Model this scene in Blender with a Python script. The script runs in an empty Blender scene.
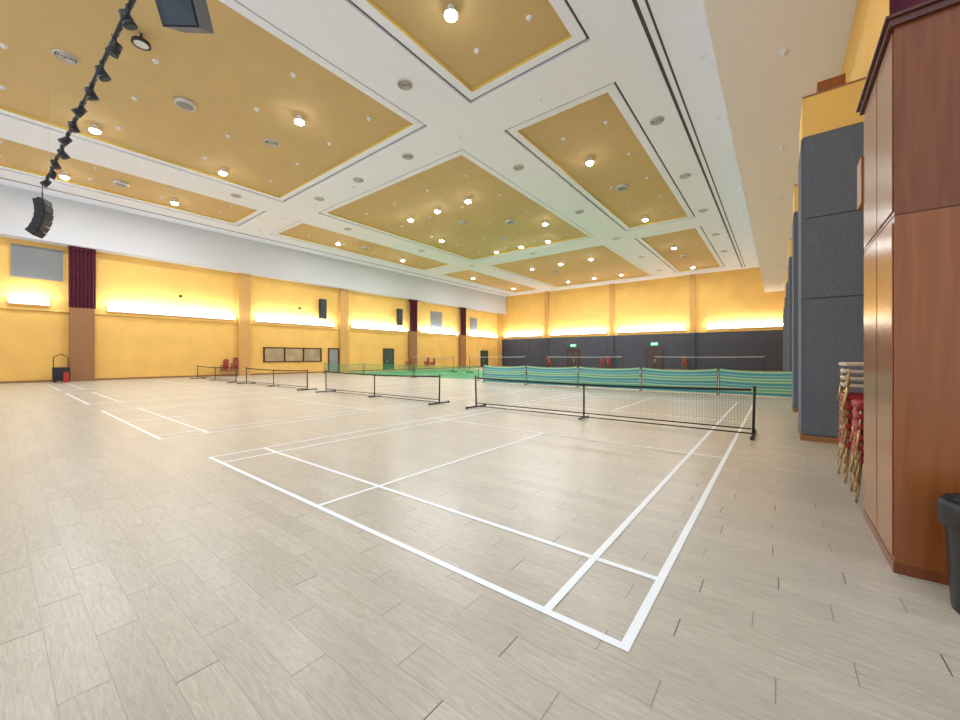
import bpy, math, random
from mathutils import Vector, Matrix
random.seed(4)
S=bpy.context.scene
COL=S.collection
H=1.51
CZ=11.15   # ceiling height
# ---------------------------------------------------------------- materials
def mat(name,col,rough=.6,metal=0,emit=None,es=0,noise=0,nscale=8,spec=None):
    m=bpy.data.materials.new(name); m.use_nodes=True
    nt=m.node_tree; b=nt.nodes['Principled BSDF']
    b.inputs['Base Color'].default_value=(*col,1); b.inputs['Roughness'].default_value=rough
    b.inputs['Metallic'].default_value=metal
    if spec is not None: b.inputs['Specular IOR Level'].default_value=spec
    if emit: 
        b.inputs['Emission Color'].default_value=(*emit,1); b.inputs['Emission Strength'].default_value=es
    if noise:
        tc=nt.nodes.new('ShaderNodeTexCoord'); n=nt.nodes.new('ShaderNodeTexNoise')
        n.inputs['Scale'].default_value=nscale; n.inputs['Detail'].default_value=4
        r=nt.nodes.new('ShaderNodeMapRange'); r.inputs['To Min'].default_value=1-noise; r.inputs['To Max'].default_value=1+noise
        r.inputs['From Min'].default_value=.25; r.inputs['From Max'].default_value=.75
        mx=nt.nodes.new('ShaderNodeVectorMath'); mx.operation='SCALE'; mx.inputs[0].default_value=col
        nt.links.new(tc.outputs['Object'],n.inputs['Vector']); nt.links.new(n.outputs['Fac'],r.inputs['Value'])
        nt.links.new(r.outputs['Result'],mx.inputs['Scale']); nt.links.new(mx.outputs['Vector'],b.inputs['Base Color'])
    return m
M={}
M['white']=mat('ceiling_white',(.86,.89,.99),.8,noise=.01,nscale=2)
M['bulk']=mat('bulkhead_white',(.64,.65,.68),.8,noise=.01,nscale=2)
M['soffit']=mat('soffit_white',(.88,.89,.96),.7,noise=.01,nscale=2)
M['ochre']=mat('ceiling_ochre',(.60,.43,.20),.85,noise=.04,nscale=1.2)
M['rim']=mat('coffer_rim_yellow',(.78,.60,.14),.8,noise=.02)
M['slot']=mat('slot_dark',(.06,.06,.065),.7,noise=.05)
M['yellow']=mat('wall_yellow',(.80,.49,.125),.7,noise=.08,nscale=.8)
M['yellow2']=mat('wall_yellow_bright',(.82,.55,.16),.7,noise=.03,nscale=.8)
M['brown']=mat('pilaster_brown',(.30,.14,.055),.6,noise=.06)
M['tan']=mat('pilaster_tan',(.62,.35,.10),.6,noise=.05)
M['maroon']=mat('curtain_maroon',(.10,.008,.026),.85,noise=.15,nscale=3)
M['greyfab']=mat('acoustic_grey',(.125,.15,.20),.95,noise=.2,nscale=45)
M['greyfab2']=mat('acoustic_dark',(.065,.068,.088),.95,noise=.15,nscale=6)
M['black']=mat('black_steel',(.012,.012,.014),.45,noise=.1)
M['blackmatte']=mat('black_plastic',(.012,.013,.016),.6,noise=.1)
M['slate']=mat('speaker_grille',(.03,.05,.07),.6,noise=.3,nscale=60)
M['netm']=mat('net_cord',(.02,.02,.022),.8,noise=.1)
M['netgreen']=mat('green_net_cord',(.04,.40,.15),.8,noise=.1)
M['tape']=mat('white_tape',(.75,.77,.78),.6,noise=.03)
M['tape2']=mat('grey_tape',(.45,.48,.46),.6,noise=.03)
M['line']=mat('court_line_paint',(.90,.95,.99),.45,noise=.03,nscale=20)
M['lamp']=mat('lamp_emitter',(1,1,1),.5,emit=(1,.98,.94),es=60,noise=.001)
M['tube']=mat('tube_emitter',(1,1,1),.5,emit=(1,.99,.97),es=3.0,noise=.001)
M['alu']=mat('brushed_aluminium',(.55,.55,.55),.35,.8,noise=.05)
M['grille']=mat('vent_grille_grey',(.26,.27,.28),.6,noise=.05)
M['gold']=mat('gold_tube',(.50,.36,.18),.3,.85,noise=.05)
M['red']=mat('red_vinyl',(.30,.008,.015),.5,noise=.1)
M['cream']=mat('cream_cover',(.55,.49,.40),.7,noise=.06)
M['glass']=mat('window_glass',(.42,.33,.20),.15,noise=.3,nscale=1)
M['door']=mat('door_dark',(.05,.035,.03),.5,noise=.1)
M['doorgreen']=mat('door_green',(.03,.07,.05),.5,noise=.1)
M['exitg']=mat('exit_green',(.02,.35,.14),.4,emit=(.05,.9,.35),es=1.0,noise=.02)
M['exitw']=mat('exit_letters',(.9,.95,.9),.4,emit=(1,1,1),es=2,noise=.001)
M['greenfloor']=mat('green_mat',(.04,.27,.095),.6,noise=.05)
M['bin']=mat('bin_black',(.012,.014,.018),.35,noise=.1)
M['redplastic']=mat('red_paint',(.5,.02,.02),.4,noise=.05)

def wood(name,c1,c2,vert=True,rough=.25,sc=1.0):
    m=bpy.data.materials.new(name); m.use_nodes=True; nt=m.node_tree; b=nt.nodes['Principled BSDF']
    tc=nt.nodes.new('ShaderNodeTexCoord'); mp=nt.nodes.new('ShaderNodeMapping')
    mp.inputs['Scale'].default_value=(14*sc,14*sc,.9*sc) if vert else (1*sc,14*sc,14*sc)
    n=nt.nodes.new('ShaderNodeTexNoise'); n.inputs['Scale'].default_value=1.6; n.inputs['Detail'].default_value=6; n.inputs['Distortion'].default_value=.6
    cr=nt.nodes.new('ShaderNodeValToRGB'); cr.color_ramp.elements[0].color=(*c1,1); cr.color_ramp.elements[1].color=(*c2,1)
    cr.color_ramp.elements[0].position=.3; cr.color_ramp.elements[1].position=.72
    nt.links.new(tc.outputs['Object'],mp.inputs[0]); nt.links.new(mp.outputs[0],n.inputs['Vector']); nt.links.new(n.outputs['Fac'],cr.inputs[0])
    nt.links.new(cr.outputs[0],b.inputs['Base Color']); b.inputs['Roughness'].default_value=rough
    return m
M['woodred']=wood('wood_reddish',(.155,.04,.011),(.225,.062,.017))
M['woodorange']=wood('wood_orange',(.235,.07,.017),(.31,.098,.025))
M['woodside']=wood('wood_side_pale',(.27,.115,.05),(.34,.15,.07),rough=.22)
M['wooddark']=wood('wood_dark_trim',(.07,.02,.014),(.11,.03,.018))

def floor_mat():
    m=bpy.data.materials.new('wood_plank_floor'); m.use_nodes=True; nt=m.node_tree; N=nt.nodes; L=nt.links
    b=N['Principled BSDF']
    def math_(op,a,bb=None):
        n=N.new('ShaderNodeMath'); n.operation=op
        for i,v in enumerate((a,bb)):
            if v is None: continue
            if isinstance(v,(int,float)): n.inputs[i].default_value=v
            else: L.new(v,n.inputs[i])
        return n.outputs[0]
    g=N.new('ShaderNodeNewGeometry'); sp=N.new('ShaderNodeSeparateXYZ'); L.new(g.outputs['Position'],sp.inputs[0])
    x=sp.outputs[0]; y=sp.outputs[1]
    W=.175; LN=1.05
    ys=math_('DIVIDE',y,W); row=math_('FLOOR',ys); fy=math_('FRACT',ys)
    wn0=N.new('ShaderNodeTexWhiteNoise'); wn0.noise_dimensions='1D'; L.new(row,wn0.inputs['W'])
    off=math_('ADD',math_('MULTIPLY',row,.3333),math_('MULTIPLY',wn0.outputs['Value'],.12))
    xs=math_('ADD',math_('DIVIDE',x,LN),off); col=math_('FLOOR',xs); fx=math_('FRACT',xs)
    cv=N.new('ShaderNodeCombineXYZ'); L.new(col,cv.inputs[0]); L.new(row,cv.inputs[1])
    wn=N.new('ShaderNodeTexWhiteNoise'); wn.noise_dimensions='2D'; L.new(cv.outputs[0],wn.inputs['Vector'])
    endj=math_('LESS_THAN',fx,.0055); longj=math_('LESS_THAN',fy,.018)
    gx=math_('ADD',math_('MULTIPLY',x,6.0),math_('MULTIPLY',wn.outputs['Value'],37.)); gy=math_('MULTIPLY',y,55)
    gv=N.new('ShaderNodeCombineXYZ'); L.new(gx,gv.inputs[0]); L.new(gy,gv.inputs[1])
    n1=N.new('ShaderNodeTexNoise'); n1.inputs['Scale'].default_value=1.; n1.inputs['Detail'].default_value=6; n1.inputs['Distortion'].default_value=1.6
    L.new(gv.outputs[0],n1.inputs['Vector'])
    cr=N.new('ShaderNodeValToRGB'); e=cr.color_ramp.elements
    e[0].position=.28; e[0].color=(.41,.37,.305,1); e[1].position=.68; e[1].color=(.545,.50,.42,1)
    L.new(n1.outputs['Fac'],cr.inputs[0])
    br=N.new('ShaderNodeMapRange'); br.inputs['To Min'].default_value=.93; br.inputs['To Max'].default_value=1.06; L.new(wn.outputs['Value'],br.inputs['Value'])
    sc=N.new('ShaderNodeVectorMath'); sc.operation='SCALE'; L.new(cr.outputs[0],sc.inputs[0]); L.new(br.outputs[0],sc.inputs['Scale'])
    mx=N.new('ShaderNodeMix'); mx.data_type='RGBA'; L.new(math_('MULTIPLY',longj,.5),mx.inputs['Factor']); L.new(sc.outputs[0],mx.inputs['A']); mx.inputs['B'].default_value=(.2,.17,.14,1)
    dark=math_('MULTIPLY',endj,math_('ADD',math_('MULTIPLY',math_('GREATER_THAN',wn.outputs['Value'],.5),.45),.5))
    mx2=N.new('ShaderNodeMix'); mx2.data_type='RGBA'; L.new(dark,mx2.inputs['Factor']); L.new(mx.outputs['Result'],mx2.inputs['A']); mx2.inputs['B'].default_value=(.05,.04,.03,1)
    L.new(mx2.outputs['Result'],b.inputs['Base Color'])
    b.inputs['Roughness'].default_value=.33; b.inputs['Specular IOR Level'].default_value=.5
    return m
M['floor']=floor_mat()

def stripe_mat():
    m=bpy.data.materials.new('striped_fabric'); m.use_nodes=True; nt=m.node_tree; N=nt.nodes; L=nt.links; b=N['Principled BSDF']
    tc=N.new('ShaderNodeTexCoord'); sp=N.new('ShaderNodeSeparateXYZ'); L.new(tc.outputs['UV'],sp.inputs[0])
    n=N.new('ShaderNodeMath'); n.operation='MULTIPLY'; n.inputs[1].default_value=2.5; L.new(sp.outputs[1],n.inputs[0])
    f=N.new('ShaderNodeMath'); f.operation='FRACT'; L.new(n.outputs[0],f.inputs[0])
    cr=N.new('ShaderNodeValToRGB'); cr.color_ramp.interpolation='CONSTANT'
    cols=[(0,(.06,.36,.42)),(.28,(.56,.68,.36)),(.40,(.13,.50,.34)),(.62,(.62,.68,.38)),(.72,(.06,.36,.46)),(.9,(.36,.60,.46))]
    el=cr.color_ramp.elements
    el[0].position=0; el[0].color=(*cols[0][1],1); el[1].position=cols[1][0]; el[1].color=(*cols[1][1],1)
    for p,c in cols[2:]:
        q=el.new(p); q.color=(*c,1)
    L.new(f.outputs[0],cr.inputs[0]); L.new(cr.outputs[0],b.inputs['Base Color']); b.inputs['Roughness'].default_value=.7
    return m
M['stripe']=stripe_mat()

# ---------------------------------------------------------------- mesh builder
class MB:
    def __init__(s): s.v=[]; s.f=[]; s.mi=[]; s.sm=[]
    def add(s,vs,fs,mi=0,sm=False):
        o=len(s.v); s.v+= [tuple(p) for p in vs]; s.f+=[tuple(i+o for i in f) for f in fs]; s.mi+=[mi]*len(fs); s.sm+=[sm]*len(fs); return s
    def box(s,x0,x1,y0,y1,z0,z1,mi=0,rot=None,c=None):
        vs=[Vector((x,y,z)) for z in (z0,z1) for y in (y0,y1) for x in (x0,x1)]
        if rot is not None:
            c=Vector(c) if c is not None else Vector(((x0+x1)/2,(y0+y1)/2,(z0+z1)/2))
            vs=[rot@(v-c)+c for v in vs]
        return s.add(vs,[(0,2,3,1),(4,5,7,6),(0,1,5,4),(2,6,7,3),(0,4,6,2),(1,3,7,5)],mi)
    def bbox(s,x0,x1,y0,y1,z0,z1,bv=.02,mi=0,rot=None,c=None):
        import bmesh
        bm=bmesh.new(); bmesh.ops.create_cube(bm,size=1)
        for v in bm.verts: v.co=Vector(((x0+x1)/2+v.co.x*(x1-x0),(y0+y1)/2+v.co.y*(y1-y0),(z0+z1)/2+v.co.z*(z1-z0)))
        bmesh.ops.bevel(bm,geom=list(bm.edges),offset=bv,segments=2,affect='EDGES',profile=.5)
        if rot is not None:
            c=Vector(c) if c is not None else Vector(((x0+x1)/2,(y0+y1)/2,(z0+z1)/2))
            for v in bm.verts: v.co=rot@(v.co-c)+c
        bm.verts.index_update()
        s.add([v.co.copy() for v in bm.verts],[tuple(v.index for v in f.verts) for f in bm.faces],mi); bm.free(); return s
    def cyl(s,p0,p1,r0,r1=None,n=12,mi=0,caps=True,sm=True):
        if r1 is None: r1=r0
        p0=Vector(p0); p1=Vector(p1); d=(p1-p0).normalized()
        a=d.orthogonal().normalized(); b=d.cross(a)
        vs=[]
        for p,r in ((p0,r0),(p1,r1)):
            for i in range(n):
                t=2*math.pi*i/n; vs.append(p+a*math.cos(t)*r+b*math.sin(t)*r)
        s.add(vs,[(i,(i+1)%n,n+(i+1)%n,n+i) for i in range(n)],mi,sm)
        if caps: s.add(vs,[tuple(range(n))[::-1],tuple(range(n,2*n))],mi)
        return s
    def path(s,pts,r,n=8,mi=0):
        for a,b in zip(pts[:-1],pts[1:]): s.cyl(a,b,r,n=n,mi=mi)
        return s
    def lathe(s,prof,n=24,mi=0,c=(0,0,0)):
        vs=[]
        for r,z in prof:
            for i in range(n):
                t=2*math.pi*i/n; vs.append((c[0]+r*math.cos(t),c[1]+r*math.sin(t),c[2]+z))
        fs=[]
        for k in range(len(prof)-1):
            for i in range(n): fs.append((k*n+i,k*n+(i+1)%n,(k+1)*n+(i+1)%n,(k+1)*n+i))
        return s.add(vs,fs,mi,True)
    def obj(s,name,mats,loc=(0,0,0),parent=None,rot=None,**kw):
        me=bpy.data.meshes.new(name); me.from_pydata(s.v,[],s.f)
        if not isinstance(mats,(list,tuple)): mats=[mats]
        for m in mats: me.materials.append(M[m])
        me.polygons.foreach_set('material_index',s.mi); me.polygons.foreach_set('use_smooth',s.sm); me.update()
        import bmesh
        bm=bmesh.new(); bm.from_mesh(me); bmesh.ops.remove_doubles(bm,verts=bm.verts,dist=1e-5); bmesh.ops.recalc_face_normals(bm,faces=bm.faces); bm.to_mesh(me); bm.free()
        o=bpy.data.objects.new(name,me); COL.objects.link(o); o.location=loc
        if rot: o.rotation_euler=rot
        if parent: o.parent=parent
        for k,v in kw.items(): o[k]=v
        return o
def empty(name,loc,label,cat,group=None,rot=None):
    o=bpy.data.objects.new(name,None); o.empty_display_size=.2; COL.objects.link(o); o.location=loc
    if rot: o.rotation_euler=rot
    o['label']=label; o['category']=cat
    if group: o['group']=group
    return o
def dup(root,loc,rot=None,label=None):
    n=root.copy(); COL.objects.link(n); n.location=loc
    if rot: n.rotation_euler=rot
    if label: n['label']=label
    def rec(src,dst):
        for c in src.children:
            k=c.copy(); COL.objects.link(k); k.parent=dst
            rec(c,k)
    rec(root,n)
    return n
def struct(o): o['kind']='structure'; return o
LC=(.93,.96,1)
def light(name,loc,power,size,parent=None,shape='DISK',color=LC,rot=None,sy=None):
    l=bpy.data.lights.new(name,'AREA'); l.shape=shape; l.size=size; l.energy=power; l.color=color
    if sy: l.size_y=sy
    o=bpy.data.objects.new(name,l); COL.objects.link(o); o.location=loc
    if rot: o.rotation_euler=rot
    if parent: o.parent=parent
    return o

XL=-35.0; XR=1.2; YF=50.5; YN=-6.0
# ---------------------------------------------------------------- shell
struct(MB().box(XL-.2,6,YN-1,YF+.2,-.2,0).obj('floor','floor'))
struct(MB().box(XL-.2,XL,YN,YF+.2,0,CZ).obj('wall_left','yellow'))
struct(MB().box(XL,XR+.2,YF,YF+.2,0,CZ).obj('wall_back','yellow'))
struct(MB().box(XR,XR+.2,5.2,YF,0,CZ).obj('wall_right','yellow'))
xb=[(-31.0,-27.1),(-23.9,-12.0),(-8.8,-4.95)]
yb=[(-4.7,10.8),(13.9,29.5),(32.6,48.0)]
OUT=.45
c=MB()
xs=sorted(set([XL-.2,XR+.2]+[a-OUT for a,b in xb]+[b+OUT for a,b in xb]))
ysl=sorted(set([YN,YF+.2]+[a-OUT for a,b in yb]+[b+OUT for a,b in yb]))
def hole(x,y): return any(a-OUT<x<b+OUT for a,b in xb) and any(a-OUT<y<b+OUT for a,b in yb)
for x0,x1 in zip(xs[:-1],xs[1:]):
    for y0,y1 in zip(ysl[:-1],ysl[1:]):
        if not hole((x0+x1)/2,(y0+y1)/2):
            c.add([(x0,y0,CZ),(x1,y0,CZ),(x1,y1,CZ),(x0,y1,CZ)],[(0,3,2,1)],0)
def ring(c,o,i,zo,zi,mi):
    ax0,ax1,ay0,ay1=o; bx0,bx1,by0,by1=i
    A=[(ax0,ay0,zo),(ax1,ay0,zo),(ax1,ay1,zo),(ax0,ay1,zo)]; B=[(bx0,by0,zi),(bx1,by0,zi),(bx1,by1,zi),(bx0,by1,zi)]
    c.add(A+B,[(k,(k+1)%4,4+(k+1)%4,4+k) for k in range(4)],mi)
for a,b in xb:
    for e,f in yb:
        def R(d): return (a-d,b+d,e-d,f+d)
        ring(c,R(OUT),R(OUT),CZ,CZ+.10,0)
        ring(c,R(OUT),R(OUT-.10),CZ+.10,CZ+.10,1)
        ring(c,R(OUT-.10),R(OUT-.10),CZ+.10,CZ+.04,0)
        ring(c,R(OUT-.10),R(.03),CZ+.04,CZ+.04,0)
        ring(c,R(.03),R(.03),CZ+.04,CZ+.15,2)
        c.add([(a-.03,e-.03,CZ+.15),(b+.03,e-.03,CZ+.15),(b+.03,f+.03,CZ+.15),(a-.03,f+.03,CZ+.15)],[(0,3,2,1)],3)
struct(c.obj('ceiling',['white','slot','rim','ochre']))
PZ=CZ+.15
sl=MB()
sl.box(-3.12,-3.02,-5,49.8,CZ-.012,CZ+.01,0); sl.box(-2.85,-2.79,-5,49.8,CZ-.012,CZ+.01,0)
struct(sl.obj('trim_1','slot'))
sl=MB(); sl.box(-33.0,-32.9,-5,49.8,CZ-.012,CZ+.01,0)
struct(sl.obj('trim_2','slot'))
struct(MB().box(-1.15,XR+.2,-1,YF,8.4,CZ).obj('trim_3','soffit'))
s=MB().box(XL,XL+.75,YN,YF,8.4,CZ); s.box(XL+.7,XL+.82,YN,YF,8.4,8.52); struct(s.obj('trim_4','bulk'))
tn=[5]
def trim(mb,m): 
    o=mb.obj('trim_%d'%tn[0],m); tn[0]+=1; return struct(o)
# ---------------------------------------------------------------- left wall details
pil=[3.55,12.9,22.1,31.3,40.5,49.7]
drape=[True,False,False,True,True,False]
for y,dr in zip(pil,drape):
    if dr:
        trim(MB().box(XL,XL+.45,y-.55,y+.55,0,4.6),'brown')
        mb=MB(); n=60; w=1.2
        pts=[]
        for i in range(n+1):
            t=i/n; pts.append((XL+.42+.07*math.sin(t*math.pi*14),y-w/2+w*t))
        vs=[(x,yy,z) for z in (4.6,8.38) for x,yy in pts]
        mb.add(vs,[(i,i+1,n+2+i,n+1+i) for i in range(n)],0,True)
        mb.box(XL+.2,XL+.52,y-w/2,y+w/2,8.2,8.39)
        mb.obj('stage_curtain','maroon',label='dark maroon pleated drape above a brown pilaster',category='curtain',group='maroon drapes on the yellow wall')
    else:
        trim(MB().box(XL,XL+.3,y-.45,y+.45,0,8.4),'tan')
for a,b in zip(pil[:-1],pil[1:]):
    m=MB(); m.box(XL,XL+.12,a+.5,b-.5,4.30,4.42); trim(m,'yellow2')
m=MB(); m.box(XL,XL+.12,YN,3.0,4.3,4.42); trim(m,'yellow2')
struct(MB().box(XL,XL+.06,YN,YF,0,.12).obj('baseboard_left','brown'))
struct(MB().box(XL,XR,YF-.06,YF,0,.12).obj('baseboard_back','brown'))

def wall_light(loc,length,axis):
    e=empty('linear_wall_light',loc,'long white tubular wall washer light glowing on yellow wall','light','wall washer lights')
    if axis=='y':
        MB().bbox(-.22,-.12,-length/2,length/2,-.15,.17,.01).obj('housing','white',parent=e)
        MB().bbox(-.10,.06,-length/2+.05,length/2-.05,-.10,.10,.035).obj('diffuser','tube',parent=e)
        light('washer_light',(.12,0,.1),40*length,length,parent=e,shape='RECTANGLE',rot=(0,math.radians(180-75),0)).data.size=.15
        e.children[-1].data.size_y=length
    else:
        MB().bbox(-length/2,length/2,.12,.22,-.15,.17,.01).obj('housing','white',parent=e)
        MB().bbox(-length/2+.05,length/2-.05,-.06,.10,-.10,.10,.035).obj('diffuser','tube',parent=e)
        light('washer_light',(0,-.12,.1),40*length,length,parent=e,shape='RECTANGLE',sy=.15,rot=(math.radians(180-75),0,0))
    return e
for a,b in ((4.7,12.2),(13.7,20.9),(22.9,30.4),(32.6,39.4),(41.8,48.6)):
    wall_light((XL+.42,(a+b)/2,4.66),b-a,'y')
wall_light((XL+.42,1.4,4.75),1.6,'y'); wall_light((XL+.42,-2.0,4.75),1.6,'y')

def grille(y0,y1,z0,z1):
    e=empty('wall_vent',(XL+.02,(y0+y1)/2,z0),'grey louvred ventilation grille set high in yellow wall','vent','wall vents')
    w=(y1-y0)/2; h=z1-z0
    f=MB(); f.box(0,.06,-w,w,0,.06).box(0,.06,-w,w,h-.06,h).box(0,.06,-w,-w+.06,.06,h-.06).box(0,.06,w-.06,w,.06,h-.06); f.obj('frame','grille',parent=e)
    l=MB(); k=int(h/.14)
    for i in range(k): 
        z=.08+i*(h-.14)/k; l.box(0.01,.05,-w+.06,w-.06,z,z+.07)
    l.box(0,.012,-w+.06,w-.06,.06,h-.06); l.obj('louvre','grille',parent=e)
grille(.7,2.75,6.2,8.1); grille(34.5,36.6,5.2,7.4); grille(42.4,44.0,5.2,7.2)
def wallspk(loc,label='black column loudspeaker mounted on yellow wall',first=None):
    if first: return dup(first,loc)
    e=empty('wall_speaker',loc,label,'speaker','wall column speakers')
    MB().bbox(0,.35,-.32,.32,0,1.9,.03).obj('cabinet','blackmatte',parent=e)
    MB().box(.35,.37,-.27,.27,.06,1.84).obj('grille','slate',parent=e)
    MB().box(-.2,0,-.08,.08,.7,1.0).obj('bracket','black',parent=e)
    return e
ws=wallspk((XL+.2,19.7,5.2)); wallspk((XL+.2,29.2,5.2),first=ws)
def camspk(y,z):
    e=empty('security_camera',(XL+.02,y,z),'small black bracket mounted camera on yellow wall','camera','wall cameras')
    MB().cyl((0,0,0),(.15,0,0),.03).obj('bracket','black',parent=e)
    MB().bbox(.12,.42,-.07,.07,-.08,.08,.02).obj('housing','blackmatte',parent=e)
for y in (8.6,17.5): camspk(y,6.0)
def window(n,y0,y1,z0,z1):
    m=MB(); m.box(XL,XL+.03,y0,y1,z0,z1,0)
    k=3
    m.box(XL,XL+.09,y0-.08,y1+.08,z0-.08,z0,1).box(XL,XL+.09,y0-.08,y1+.08,z1,z1+.08,1)
    for i in range(k+1):
        yy=y0+(y1-y0)*i/k; m.box(XL,XL+.09,yy-.06,yy+.06,z0,z1,1)
    struct(m.obj('window_%d'%n,['glass','wooddark']))
window(1,14.5,19.7,1.15,2.3)
dn=[1]
def door(x0,x1,y0,y1,z1,m,frame='wooddark'):
    mb=MB()
    if x1-x0<y1-y0:
        mb.box(x0,x1,y0,y1,0,z1,0); mb.box(x0,x1+.05,y0-.1,y0,0,z1+.1,1).box(x0,x1+.05,y1,y1+.1,0,z1+.1,1).box(x0,x1+.05,y0,y1,z1,z1+.1,1)
        mb.box(x1,x1+.08,(y0+y1)/2-.25,(y0+y1)/2-.2,.9,1.2,2)
    else:
        mb.box(x0,x1,y0,y1,0,z1,0); mb.box(x0-.1,x0,y0-.05,y1,0,z1+.1,1).box(x1,x1+.1,y0-.05,y1,0,z1+.1,1).box(x0,x1,y0-.05,y1,z1,z1+.1,1)
        mb.box((x0+x1)/2-.02,(x0+x1)/2+.02,y0-.03,y0,0,z1,1); mb.box((x0+x1)/2+.05,(x0+x1)/2+.09,y0-.08,y0,.8,1.3,2)
    struct(mb.obj('door_%d'%dn[0],[m,frame,'alu'])); dn[0]+=1
door(XL,XL+.05,20.55,21.5,2.3,'grille'); door(XL,XL+.05,27.2,28.5,2.4,'doorgreen'); door(XL,XL+.05,45,46.6,2.4,'doorgreen')
# ---------------------------------------------------------------- back wall details
for x in (-26.9,-17.3,-7.9):
    trim(MB().box(x-.28,x+.28,YF-.3,YF,4.34,CZ),'tan')
    trim(MB().box(x-.28,x+.28,YF-.3,YF-.12,0.12,4.34),'greyfab2')
m=MB(); x=XL+.2
while x<XR-.1:
    x2=min(x+1.2,XR); m.box(x,x2-.04,YF-.12,YF,0.12,4.3); x=x2
m.box(XL,XR,YF-.10,YF,0.12,4.34); trim(m,'greyfab2')
for x0,x1 in ((-34.3,-27.6),(-26.2,-18.0),(-16.6,-8.6),(-6.4,.6)):
    wall_light(((x0+x1)/2,YF-.42,4.8),x1-x0,'x')
door(-12.9,-11.2,YF-.2,YF-.12,2.5,'door'); door(-23.5,-21.9,YF-.2,YF-.12,2.5,'door')
def exit_sign(loc):
    e=empty('exit_sign',loc,'illuminated green exit sign above a dark door','sign','exit signs')
    MB().bbox(-.42,.42,-.06,.06,0,.36,.01).obj('sign_box','exitg',parent=e)
    cu=bpy.data.curves.new('lettering','FONT'); cu.body='EXIT'; cu.size=.32; cu.align_x='CENTER'; cu.extrude=.004
    t=bpy.data.objects.new('tmp',cu); me=bpy.data.meshes.new_from_object(t); me.materials.clear(); me.materials.append(M['exitw'])
    bpy.data.objects.remove(t)
    t=bpy.data.objects.new('lettering',me); COL.objects.link(t)
    t.parent=e; t.location=(0,-.067,.07); t.rotation_euler=(math.pi/2,0,0)
exit_sign((-12.05,YF-.2,2.95)); exit_sign((-22.7,YF-.2,2.95))

# ---------------------------------------------------------------- right side pillars
def pillar(y,d=1.3):
    m=MB(); m.box(.35,XR,y,y+d,.1,5.5,0)
    for z0,z1 in ((.12,2.55),(2.57,4.0),(4.02,5.48)):
        m.box(.37,XR,y-.025,y,z0,z1,0); m.box(.325,.35,y,y+d,z0,z1,0)
    m.box(.34,XR,y-.01,y+d,5.5,6.2,1); m.box(.31,XR,y-.04,y+d,0,.1,2)
    m.box(.34,XR,y-.01,y+d,6.2,6.24,2)
    m.box(.55,.92,y+.05,y+.5,6.24,6.45,3)
    trim(m,['greyfab','yellow2','brown','woodorange'])
for y in (9.1,13.6,19.6,26,32.5,39,45.5): pillar(y)
m=MB()
m.box(.64,3.4,3.9,5.1,.07,2.5,0); m.box(.64,3.4,3.9,5.1,2.51,3.82,1)
m.box(.645,3.39,3.905,5.09,2.49,2.52,2)
m.box(.634,3.4,3.894,5.1,0,.07,1)
m.box(.61,3.42,3.87,5.12,3.82,3.87,2); m.box(.59,3.45,3.85,5.15,3.87,3.89,2)
m.box(.632,.638,3.93,4.44,.10,2.46,4); m.box(.632,.638,4.47,5.06,.10,2.46,4)
m.box(.632,.638,3.93,4.44,2.54,3.8,4); m.box(.632,.638,4.47,5.06,2.54,3.8,4)
m.box(.62,.72,5.1,5.34,2.98,3.42,0)
trim(m,['woodorange','woodred','wooddark','cream','woodside'])
mb=MB(); n=90; x0,x1=.62,3.4
pts=[(x0+(x1-x0)*i/n,3.93+.05*math.sin(i/n*math.pi*26)) for i in range(n+1)]
mb.add([(x,y,z) for z in (3.89,6.2) for x,y in pts],[(i,i+1,n+2+i,n+1+i) for i in range(n)],0,True)
mb.box(x0,x1,3.87,4.0,6.2,6.3)
mb.obj('stage_valance','maroon',label='maroon pleated stage valance resting above wood column',category='curtain')

# ---------------------------------------------------------------- court lines
def court(x1,y0,label='white painted badminton court lines on wood floor',z=.003):
    x0=x1-6.1; y1=y0+13.4; w=.052
    m=MB()
    def hx(y): m.add([(x0,y-w/2,z),(x1,y-w/2,z),(x1,y+w/2,z),(x0,y+w/2,z)],[(0,1,2,3)])
    def vy(x,a,b): m.add([(x-w/2,a,z+.0006),(x+w/2,a,z+.0006),(x+w/2,b,z+.0006),(x-w/2,b,z+.0006)],[(0,1,2,3)])
    for y in (y0,y0+.76,y0+4.72,y1-4.72,y1-.76,y1): hx(y)
    for x in (x0,x0+.46,x1-.46,x1): vy(x,y0-w/2,y1+w/2)
    vy((x0+x1)/2,y0,y0+4.72); vy((x0+x1)/2,y1-4.72,y1)
    m.obj('court_marking','line',label=label,category='court lines',group='badminton court markings')
cx=[-.63,-8.95,-17.25,-25.5]
for x in cx: court(x,2.03 if x>-2 else 1.92)
for x in cx[:4]: court(x,21.5,'white badminton court lines on green sports mat',z=.014)
for x in cx[1:]:
    MB().box(x-6.9,x+.8,20.5,35.8,0.0005,.01).obj('sports_mat','greenfloor',label='green roll-out badminton court mat on the floor',category='mat',group='green court mats')

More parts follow.
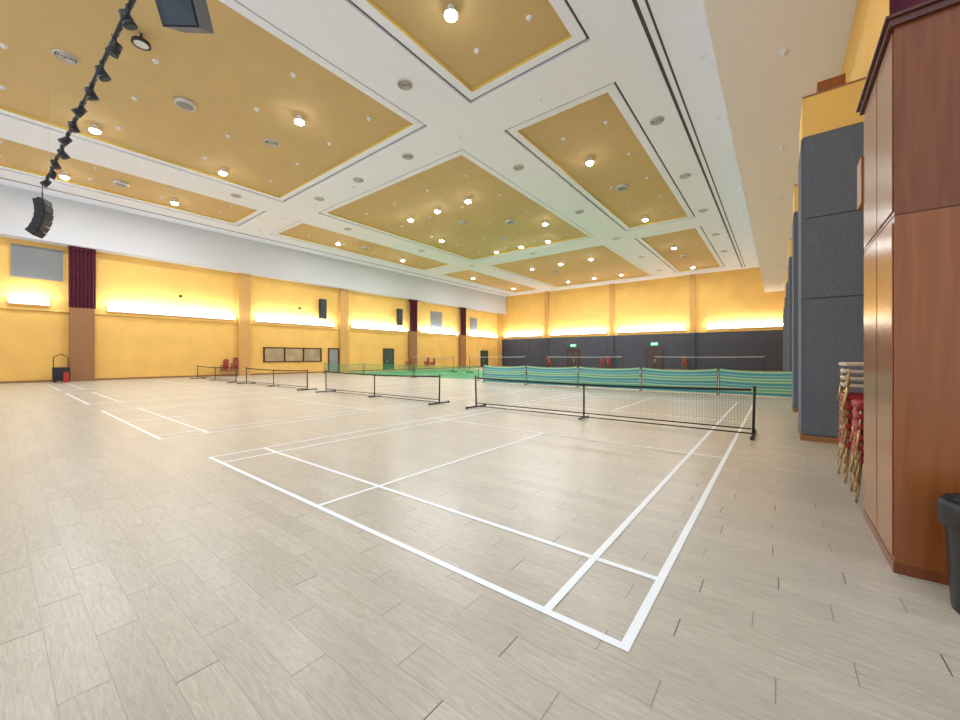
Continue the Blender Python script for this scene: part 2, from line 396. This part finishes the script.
# ---------------------------------------------------------------- nets
def grid_net(m,x0,x1,ztop,zbot,step=.05,w=.0035,sag=.05):
    n=int(round((x1-x0)/step)); L=x1-x0
    def zt(x): 
        t=(x-x0)/L; return ztop-sag*4*t*(1-t)
    for i in range(n+1):
        x=x0+L*i/n; m.add([(x-w/2,0,zbot),(x+w/2,0,zbot),(x+w/2,0,zt(x)),(x-w/2,0,zt(x))],[(0,1,2,3)])
    k=int(round((ztop-zbot)/step)); seg=20
    for j in range(k+1):
        for s in range(seg):
            a=x0+L*s/seg; b=x0+L*(s+1)/seg
            za=zbot+(zt(a)-zbot)*j/k; zb=zbot+(zt(b)-zbot)*j/k
            m.add([(a,0,za-w/2),(b,0,zb-w/2),(b,0,zb+w/2),(a,0,za+w/2)],[(0,1,2,3)])
def band(m,x0,x1,ztop,h,sag,t=.012,seg=20):
    L=x1-x0
    f=lambda x: ztop-sag*4*((x-x0)/L)*(1-(x-x0)/L)
    for s in range(seg):
        a=x0+L*s/seg; b=x0+L*(s+1)/seg
        vs=[(a,-t,f(a)-h),(b,-t,f(b)-h),(b,-t,f(b)),(a,-t,f(a)),(a,t,f(a)-h),(b,t,f(b)-h),(b,t,f(b)),(a,t,f(a))]
        m.add(vs,[(0,1,2,3),(4,7,6,5),(3,2,6,7),(0,4,5,1)])
HW=3.38
def portable_net(xc,y,first=None):
    if first: return dup(first,(xc,y,0))
    e=empty('portable_net',(xc,y,0),'portable pickleball net with black mesh and black steel frame','net','portable nets across the courts')
    m=MB(); grid_net(m,-HW+.05,HW-.05,.86,.14,w=.0025); m.obj('net_mesh','netm',parent=e)
    m=MB(); band(m,-HW+.03,HW-.03,.91,.045,.05); m.obj('top_tape','blackmatte',parent=e)
    m=MB(); band(m,-HW+.03,HW-.03,.15,.025,.0); m.obj('bottom_tape','blackmatte',parent=e)
    for sx in (-1,1):
        p=MB(); x=sx*HW
        p.cyl((x,0,.03),(x+sx*.02,0,.93),.024,n=12); p.cyl((x+sx*.02,0,.93),(x+sx*.02,0,.955),.032,n=12)
        p.obj('post',"black",parent=e)
        f=MB(); f.cyl((x,-.42,.035),(x,.42,.035),.024,n=12); 
        for s2 in (-1,1): f.cyl((x,s2*.42,.035),(x,s2*.46,.035),.034,n=12)
        f.obj('foot','black',parent=e)
    p=MB(); p.cyl((0,0,.04),(0,0,.87),.020,n=12); p.box(-.04,.04,-.03,.03,.80,.86); p.obj('center_post','black',parent=e)
    f=MB(); f.cyl((0,-.28,.032),(0,.28,.032),.022,n=10); f.obj('center_foot','black',parent=e)
    f=MB(); f.cyl((-HW,0,.05),(HW,0,.05),.014,n=10); f.obj('base_bar','black',parent=e)
    return e
n0=portable_net(-3.76,8.95)
for xc in (-12.0,-20.35,-28.6): portable_net(xc,8.9,n0)
def badminton_net(xc,y,first=None):
    if first: return dup(first,(xc,y,.01))
    e=empty('badminton_net',(xc,y,.01),'full height badminton net with thin pale top tape on posts','net','badminton nets on the green mat')
    m=MB(); grid_net(m,-3.05,3.05,1.52,.79,step=.10,w=.006,sag=.03); m.obj('net_mesh','netm',parent=e)
    m=MB(); band(m,-3.05,3.05,1.55,.05,.03); m.obj('top_tape','tape2',parent=e)
    for sx in (-1,1):
        p=MB(); p.cyl((sx*3.08,0,.1),(sx*3.08,0,1.57),.025,n=10); p.obj('post','black',parent=e)
        b=MB(); b.bbox(sx*3.08-.2,sx*3.08+.2,-.3,.3,0,.12,.03); b.obj('weighted_base','black',parent=e)
    return e
b0=badminton_net(-3.7,28.2)
for xc in (-12.0,-20.2,-28.4): badminton_net(xc,28.2,b0)
g0=None
for xc in (-18.2,-24.4,-30.6):
    if g0: dup(g0,(xc,19.3,0)); continue
    g0=empty('green_barrier_net',(xc,19.3,0),'low green mesh barrier net stretched between thin posts','net','green barrier nets')
    m=MB(); grid_net(m,-3.0,3.0,.92,.06,step=.06,w=.011,sag=.04); m.obj('net_mesh','netgreen',parent=g0)
    m=MB(); band(m,-3.0,3.0,.95,.03,.04); m.obj('top_tape','netgreen',parent=g0)
    for sx in (-1,1):
        m=MB(); m.cyl((sx*3.02,0,0),(sx*3.02,0,.98),.02,n=8); m.cyl((sx*3.02,-.2,.02),(sx*3.02,.2,.02),.02,n=8); m.obj('post','black',parent=g0)

# ---------------------------------------------------------------- striped barriers
def barrier(xc,y,first=None):
    if first: return dup(first,(xc,y,0))
    e=empty('barrier_screen',(xc,y,0),'low teal green and yellow striped fabric court barrier','barrier','striped court barriers')
    m=MB(); n=40; hw=1.46; kz=24
    vs=[]
    SG=.09
    for j in range(kz+1):
        for i in range(n+1):
            t=i/n; x=-hw+2*hw*t; sag=4*t*(1-t)
            vs.append((x,.03*math.sin(t*9+j*.1)-.10*sag*(j/kz)*(1-j/kz)*2,.05+1.0*j/kz-SG*sag*(j/kz)))
    fs=[(j*(n+1)+i,j*(n+1)+i+1,(j+1)*(n+1)+i+1,(j+1)*(n+1)+i) for j in range(kz) for i in range(n)]
    m.add(vs,fs,0,True); o=m.obj('striped_fabric','stripe',parent=e)
    uv=o.data.uv_layers.new(name='UVMap')
    for lp in o.data.loops:
        co=o.data.vertices[lp.vertex_index].co; t=(co.x+hw)/(2*hw); sag=4*t*(1-t)
        uv.data[lp.index].uv=(t,(co.z-.05)/(1.0-SG*sag)*.99)
    for sx in (-1,1):
        p=MB(); p.cyl((sx*1.475,.02,.03),(sx*1.475,.02,1.06),.014,n=8); p.cyl((sx*1.475,-.2,.02),(sx*1.475,.2,.02),.014,n=8); p.obj('post','black',parent=e)
    return e
q=barrier(-.42,18.1)
for k in range(1,5): barrier(-.42-k*3.0,18.1,q)

# ---------------------------------------------------------------- chairs
def chair(loc,rot,seatm,label,frame='gold',th=.08):
    e=empty('banquet_chair',loc,label,'chair',None,rot)
    m=MB(); m.bbox(-.23,.23,-.24,.22,.49-th,.49,min(.03,th*.4)); m.obj('seat',seatm,parent=e)
    m=MB(); R=Matrix.Rotation(math.radians(-8),3,'X')
    m.bbox(-.19,.19,.20,.24,.58,.90,.018,rot=R,c=(0,.22,.5)); m.bbox(-.14,.14,.205,.235,.88,.95,.014,rot=R,c=(0,.22,.5)); m.obj('backrest',seatm,parent=e)
    m=MB(); pts=[(-.2,.215,.42),(-.21,.24,.6),(-.21,.28,.88),(-.15,.295,.95),(0,.30,.975),(.15,.295,.95),(.21,.28,.88),(.21,.24,.6),(.2,.215,.42)]
    m.path(pts,.012,8); m.obj('back_frame',frame,parent=e)
    for sx in (-1,1):
        for sy in (-1,1):
            m=MB(); m.path([(sx*.20,sy*.2,.42),(sx*.215,sy*.215,.2),(sx*.225,sy*.24,0)],.012,8); m.obj('leg',frame,parent=e)
    m=MB(); m.path([(-.21,-.212,.3),(.21,-.212,.3)],.008,6); m.obj('stretcher',frame,parent=e)
    return e
def stack(x,y,n,rz,seatm,lab,first=None,dz=.105,grp='stacked banquet chairs',z0=0,th=.08):
    for i in range(n):
        loc=(x,y,z0+dz*i); r=(0,0,rz+random.uniform(-.05,.05))
        if first is None:
            first=chair(loc,r,seatm,lab,th=th); first['group']=grp
        else: dup(first,loc,r,lab)
    return first
lr='red upholstered banquet chair with gold legs in a stack'
RZ=math.pi*1.5
red0=stack(.88,5.75,6,RZ,'red',lr,dz=.11)
stack(.86,6.55,6,RZ,'red',lr,first=red0,dz=.115)
crm=stack(.86,6.55,4,RZ,'cream','cream covered banquet chair on top of a red stack',dz=.085,z0=.70,grp='stacked cream chairs',th=.045)
def wstack(x,y,rz,n): stack(x,y,n,rz,'red',lr,first=red0,dz=.13)
wstack(-34.3,12.0,RZ,5); wstack(-34.3,11.3,RZ,4)
wstack(-34.1,33.0,RZ,5); wstack(-34.1,30.0,RZ,5); wstack(-34.1,34.0,RZ,4)
wstack(-17.4,49.6,math.pi,6); wstack(-18.3,49.6,math.pi,5); wstack(-8.6,49.6,math.pi,6); wstack(-26,49.6,math.pi,5)
e=empty('equipment_trolley',(-34.0,2.6,0),'black trolley with handle beside brown pilaster','trolley')
m=MB(); m.bbox(-.3,.3,-.35,.35,.12,.9,.03); m.obj('body','blackmatte',parent=e)
m=MB(); m.path([(-.2,-.3,.9),(-.2,-.3,1.5),(-.2,.0,1.7),(-.2,.3,1.5),(-.2,.3,.9)],.02,8); m.obj('handle','black',parent=e)
for a in (-.25,.25):
    for b in (-.22,.22):
        m=MB(); m.cyl((b-.02,a,.06),(b+.02,a,.06),.06,n=14); m.obj('wheel','black',parent=e)
e=empty('fire_extinguisher',(-33.4,2.75,0),'red fire extinguisher standing by yellow wall','fire extinguisher')
m=MB(); m.lathe([(0.001,0),(.1,0),(.11,.03),(.11,.5),(.08,.58),(.03,.61),(.03,.66),(.001,.66)],20); m.obj('cylinder_body','redplastic',parent=e)
m=MB(); m.box(-.02,.1,-.015,.015,.66,.69); m.box(-.02,.12,-.015,.015,.72,.74); m.path([(0,0,.64),(.09,0,.62),(.13,0,.5),(.13,0,.3)],.012); m.obj('valve_hose','black',parent=e)

# ---------------------------------------------------------------- bin
e=empty('trash_bin',(.98,3.56,0),'black plastic trash bin lined with a bag','trash bin')
m=MB(); m.lathe([(.001,0),(.155,0),(.16,.02),(.19,.6),(.20,.61),(.20,.64),(.18,.64),(.175,.6),(.14,.04),(.001,.04)],32); m.obj('bin_body','bin',parent=e)
m=MB()
n=40; vs=[]
prof=[(.204,.50),(.208,.56),(.21,.62),(.20,.655),(.18,.65),(.165,.5)]
for k,(r,z) in enumerate(prof):
    for i in range(n):
        t=2*math.pi*i/n; rr=r+.006*math.sin(i*5.3+k); vs.append((rr*math.cos(t),rr*math.sin(t),z+(.02*math.sin(i*2.7) if k==0 else .004*math.sin(i*3.1))))
m.add(vs,[(k*n+i,k*n+(i+1)%n,(k+1)*n+(i+1)%n,(k+1)*n+i) for k in range(len(prof)-1) for i in range(n)],0,True); m.obj('bin_bag','blackmatte',parent=e)

# ---------------------------------------------------------------- ceiling fixtures
def highbay(x,y,first=None,power=230):
    z=PZ-.003
    if first: return dup(first,(x,y,z))
    e=empty('highbay_lamp',(x,y,z),'bright round high bay lamp hanging from ochre ceiling panel','ceiling lamp','high bay lamps')
    m=MB(); m.cyl((0,0,0),(0,0,-.03),.09,n=16); m.cyl((0,0,-.03),(0,0,-.12),.02,n=8); m.obj('stem','white',parent=e)
    m=MB(); m.lathe([(.02,-.10),(.09,-.10),(.12,-.15),(.17,-.20),(.19,-.25),(.18,-.25)],24); m.obj('reflector_housing','white',parent=e)
    m=MB(); m.lathe([(.18,-.25),(.17,-.30),(.10,-.34),(.001,-.35)],24); m.obj('lens','lamp',parent=e)
    light('lamp_light',(0,0,-.38),power,.4,parent=e)
    return e
pts=[]
pts+=[(-7.2,7.9),(-7.2,-1.5),(-7.3,18.1),(-7.3,28.0),(-7.2,36.8),(-7.2,46)]
pts+=[(-15.3,7.7),(-22.7,7.4),(-22.7,2.7),(-15.3,-2.5)]
for y in (18.0,28.3): pts+=[(-20.2,y),(-17.6,y),(-15.0,y)]
pts+=[(-21.8,22.8),(-13.2,24.5)]
for y in (36,45): pts+=[(-21,y),(-17.6,y),(-14.4,y)]
pts+=[(-29.5,7.0),(-29.8,2.4),(-29.2,18),(-29.2,25),(-29.2,36),(-29.2,45)]
hb=highbay(*pts[0])
for p in pts[1:]: highbay(*p,first=hb)

def disc(name,x,y,z,r,lab,cat,grp,mats,first=None,kind=0):
    if first: return dup(first,(x,y,z))
    e=empty(name,(x,y,z),lab,cat,grp)
    m=MB()
    if kind==0:
        m.lathe([(r,0),(r,-.03),(r*.86,-.06),(r*.80,-.03),(r*.80,0)],28); m.obj('outer_ring',mats[0],parent=e)
        for k in (.62,.42,.22):
            m=MB(); m.lathe([(r*k+.05*r,-.01),(r*k+.09*r,-.05),(r*k,-.05),(r*k-.02*r,-.01)],24); m.obj('cone_ring',mats[0],parent=e)
        m=MB(); m.cyl((0,0,0),(0,0,-.008),r*.82,n=28); m.obj('dark_core',mats[1],parent=e)
    else:
        m.lathe([(r,0),(r*.98,-.09),(r*.9,-.13),(r*.75,-.13)],28); m.obj('rim',mats[0],parent=e)
        m=MB(); m.lathe([(r*.75,-.13),(r*.4,-.15),(.001,-.155)],28); m.obj('grille_face',mats[1],parent=e)
    return e
diffs=[(-10.4,y) for y in (-1,9,16.5,24,31.2,38.5,45.5)]+[(-3.9,y) for y in (4.5,16.7,22.7,28.8,35,41)]+[(-18,12.3),(-14,12.3),(-22,12.3),(-18,31),(-25.5,9),(-25.5,16.5),(-25.5,24),(-25.5,31.2)]
d0=None
for x,y in diffs:
    o=disc('air_diffuser',x,y,CZ,.28,'round grey ceiling air diffuser on white ceiling','vent','round air diffusers',('alu','slot'),d0)
    d0=d0 or o
d1=None
for x,y in ((-18.3,1.5),(-18.2,7.9),(-18,21),(-18,26)):
    o=disc('ceiling_vent',x,y,PZ,.32,'round concentric air vent in ochre ceiling panel','vent','ochre panel vents',('alu','slot'),d1); d1=d1 or o
d2=None
for x,y in ((-18,4.6),(-15.2,23),(-7.1,22.3),(-29,20.6),(-20,40),(-7.1,41),(-29.1,4.5)):
    o=disc('ceiling_speaker',x,y,PZ,.36,'round grey ceiling speaker in ochre panel','speaker','ceiling speakers',('alu','grille'),d2,1); d2=d2 or o
def small(x,y,z,first=None):
    if first: return dup(first,(x,y,z))
    e=empty('sprinkler',(x,y,z),'small white ceiling sprinkler head','sprinkler','sprinkler heads')
    m=MB(); m.lathe([(.09,0),(.09,-.02),(.04,-.035),(.03,-.08),(.05,-.085),(.001,-.09)],14); m.obj('head','white',parent=e); return e
sm=None
for a,b in xb:
    nx=4 if b-a>6 else 2
    for (c0,c1) in yb[:2]:
        for i in range(nx):
            for j in range(5):
                x=a+(b-a)*(i+.5)/nx+.25; y=c0+(c1-c0)*(j+.5)/5+.3
                if min(math.hypot(x-p[0],y-p[1]) for p in pts)<.6: continue
                o=small(x,y,PZ,sm); sm=sm or o
for y in range(2,48,4): small(-1.9,y,CZ,sm)
for y in range(6,48,5): small(.1,y,8.4,sm)
for x in range(-31,-3,4): small(x,12.6,CZ,sm)

e=empty('adjustable_spotlight',(-15.2,2.8,PZ),'black rimmed adjustable ceiling spotlight in ochre panel','spotlight')
m=MB(); m.cyl((0,0,0),(0,0,-.2),.03); m.obj('stem','black',parent=e)
m=MB(); m.lathe([(.1,-.18),(.22,-.24),(.24,-.34),(.18,-.34)],24); m.obj('rim','black',parent=e)
m=MB(); m.lathe([(.18,-.33),(.001,-.31)],24); m.obj('lens','tape',parent=e)

# ---------------------------------------------------------------- lighting bar
YB=1.2; ZB=7.85; SL=.0274
e=empty('lighting_bar',(-21.4,YB,ZB),'black suspended stage lighting pipe with cable','lighting rig',None,(0,0,SL))
m=MB(); m.cyl((0,0,0),(17,0,0),.03,n=10); m.obj('pipe','black',parent=e)
m=MB(); 
for i in range(64):
    x=i*.26; m.cyl((x,.04,.05-.03*abs(math.sin(i*.9))),(x+.26,.04,.05-.03*abs(math.sin((i+1)*.9))),.022,n=6)
m.obj('cable','black',parent=e)
for x in (1.4,16.2):
    m=MB(); m.cyl((x,0,0),(x,0,CZ-ZB),.003,n=6); m.obj('hanger','alu',parent=e)
def spot(loc,rot,first=None):
    if first: return dup(first,loc,rot)
    e=empty('stage_spotlight',loc,'black stage spotlight clamped to suspended lighting pipe','spotlight','stage spotlights on the pipe',rot)
    m=MB(); m.bbox(-.04,.04,-.04,.04,-.08,.045,.01); m.obj('clamp','black',parent=e)
    m=MB(); m.path([(-.12,0,-.22),(-.12,0,-.08),(.12,0,-.08),(.12,0,-.22)],.012,6); m.obj('yoke','black',parent=e)
    R=Matrix.Rotation(math.radians(30),3,'X')
    def P(y,z): v=R@Vector((0,y,z)); return (v.x,v.y,v.z-.20)
    m=MB(); m.cyl(P(0,.10),P(0,-.08),.08,.095,n=16); m.cyl(P(0,-.08),P(0,-.14),.10,.105,n=16); m.obj('body','blackmatte',parent=e)
    m=MB(); m.cyl(P(0,-.138),P(0,-.145),.085,n=16); m.obj('lens','slate',parent=e)
    return e
sp0=None
for i in range(13):
    x=-20.3+i*1.1; o=spot((x,YB+SL*(x+21.4),ZB),(random.uniform(-.2,.2),0,random.choice((0,math.pi))+random.uniform(-.4,.4)),sp0); sp0=sp0 or o
def array(loc,rz,n,lab,w=1.0,t0=-4,dt=6,h=.3,dd=.28,top=None,gr='slate'):
    e=empty('line_array_speaker',loc,lab,'speaker','hanging line array speakers',(0,0,rz))
    z=0;y=0; ang=math.radians(t0)
    for i in range(n):
        R=Matrix.Rotation(ang,3,'X')
        c=Vector((0,y,z))
        m=MB(); 
        vs=[(-w/2,-dd,-h*.5),(w/2,-dd,-h*.5),(w/2*.85,dd,-h*.46),(-w/2*.85,dd,-h*.46),(-w/2,-dd,h*.5),(w/2,-dd,h*.5),(w/2*.85,dd,h*.46),(-w/2*.85,dd,h*.46)]
        m.add([R@Vector(v)+c for v in vs],[(0,3,2,1),(4,5,6,7),(0,1,5,4),(2,3,7,6),(0,4,7,3),(1,2,6,5)])
        m.obj('cabinet','blackmatte',parent=e)
        m=MB(); m.box(-w/2+.03,w/2-.03,-dd-.02,-dd-.005,-h*.47,h*.47); m.v=[tuple(R@Vector(v)+c) for v in m.v]; m.obj('grille',gr,parent=e)
        y+= math.sin(ang)*h; z-=math.cos(ang)*h; ang+=math.radians(dt)
    m=MB(); z0=h*.5
    m.box(-w*.4,w*.4,-.05,.05,z0,z0+.05); m.box(-.015,.015,-.015,.015,z0+.05,z0+.3); m.cyl((0,0,z0),(0,0,top-loc[2]),.012,n=6); m.obj('rigging_frame','black',parent=e)
array((-21.1,1.15,7.10),math.radians(150),6,'black curved line array loudspeaker hanging from lighting pipe end',w=.52,t0=-8,dt=9,h=.22,dd=.14,top=7.85,gr='blackmatte')
array((-8.1,2.05,7.62),math.radians(40),1,'dark angled loudspeaker box hanging from ceiling',w=.62,t0=28,dt=6,h=.75,dd=.26,top=CZ)

# ---------------------------------------------------------------- world, camera
w=bpy.data.worlds.new('World'); S.world=w; w.use_nodes=True
bg=w.node_tree.nodes['Background']; bg.inputs[0].default_value=(.92,.96,1,1); bg.inputs[1].default_value=1.12
cam=bpy.data.cameras.new('Camera'); cam.sensor_width=36; cam.lens=14.33; cam.shift_y=-.003; cam.clip_end=300
co=bpy.data.objects.new('Camera',cam); COL.objects.link(co); co.location=(0,0,H); co.rotation_euler=(math.pi/2,0,math.radians(38))
S.camera=co
S.view_settings.view_transform='Standard'; S.view_settings.look='None'; S.view_settings.exposure=0
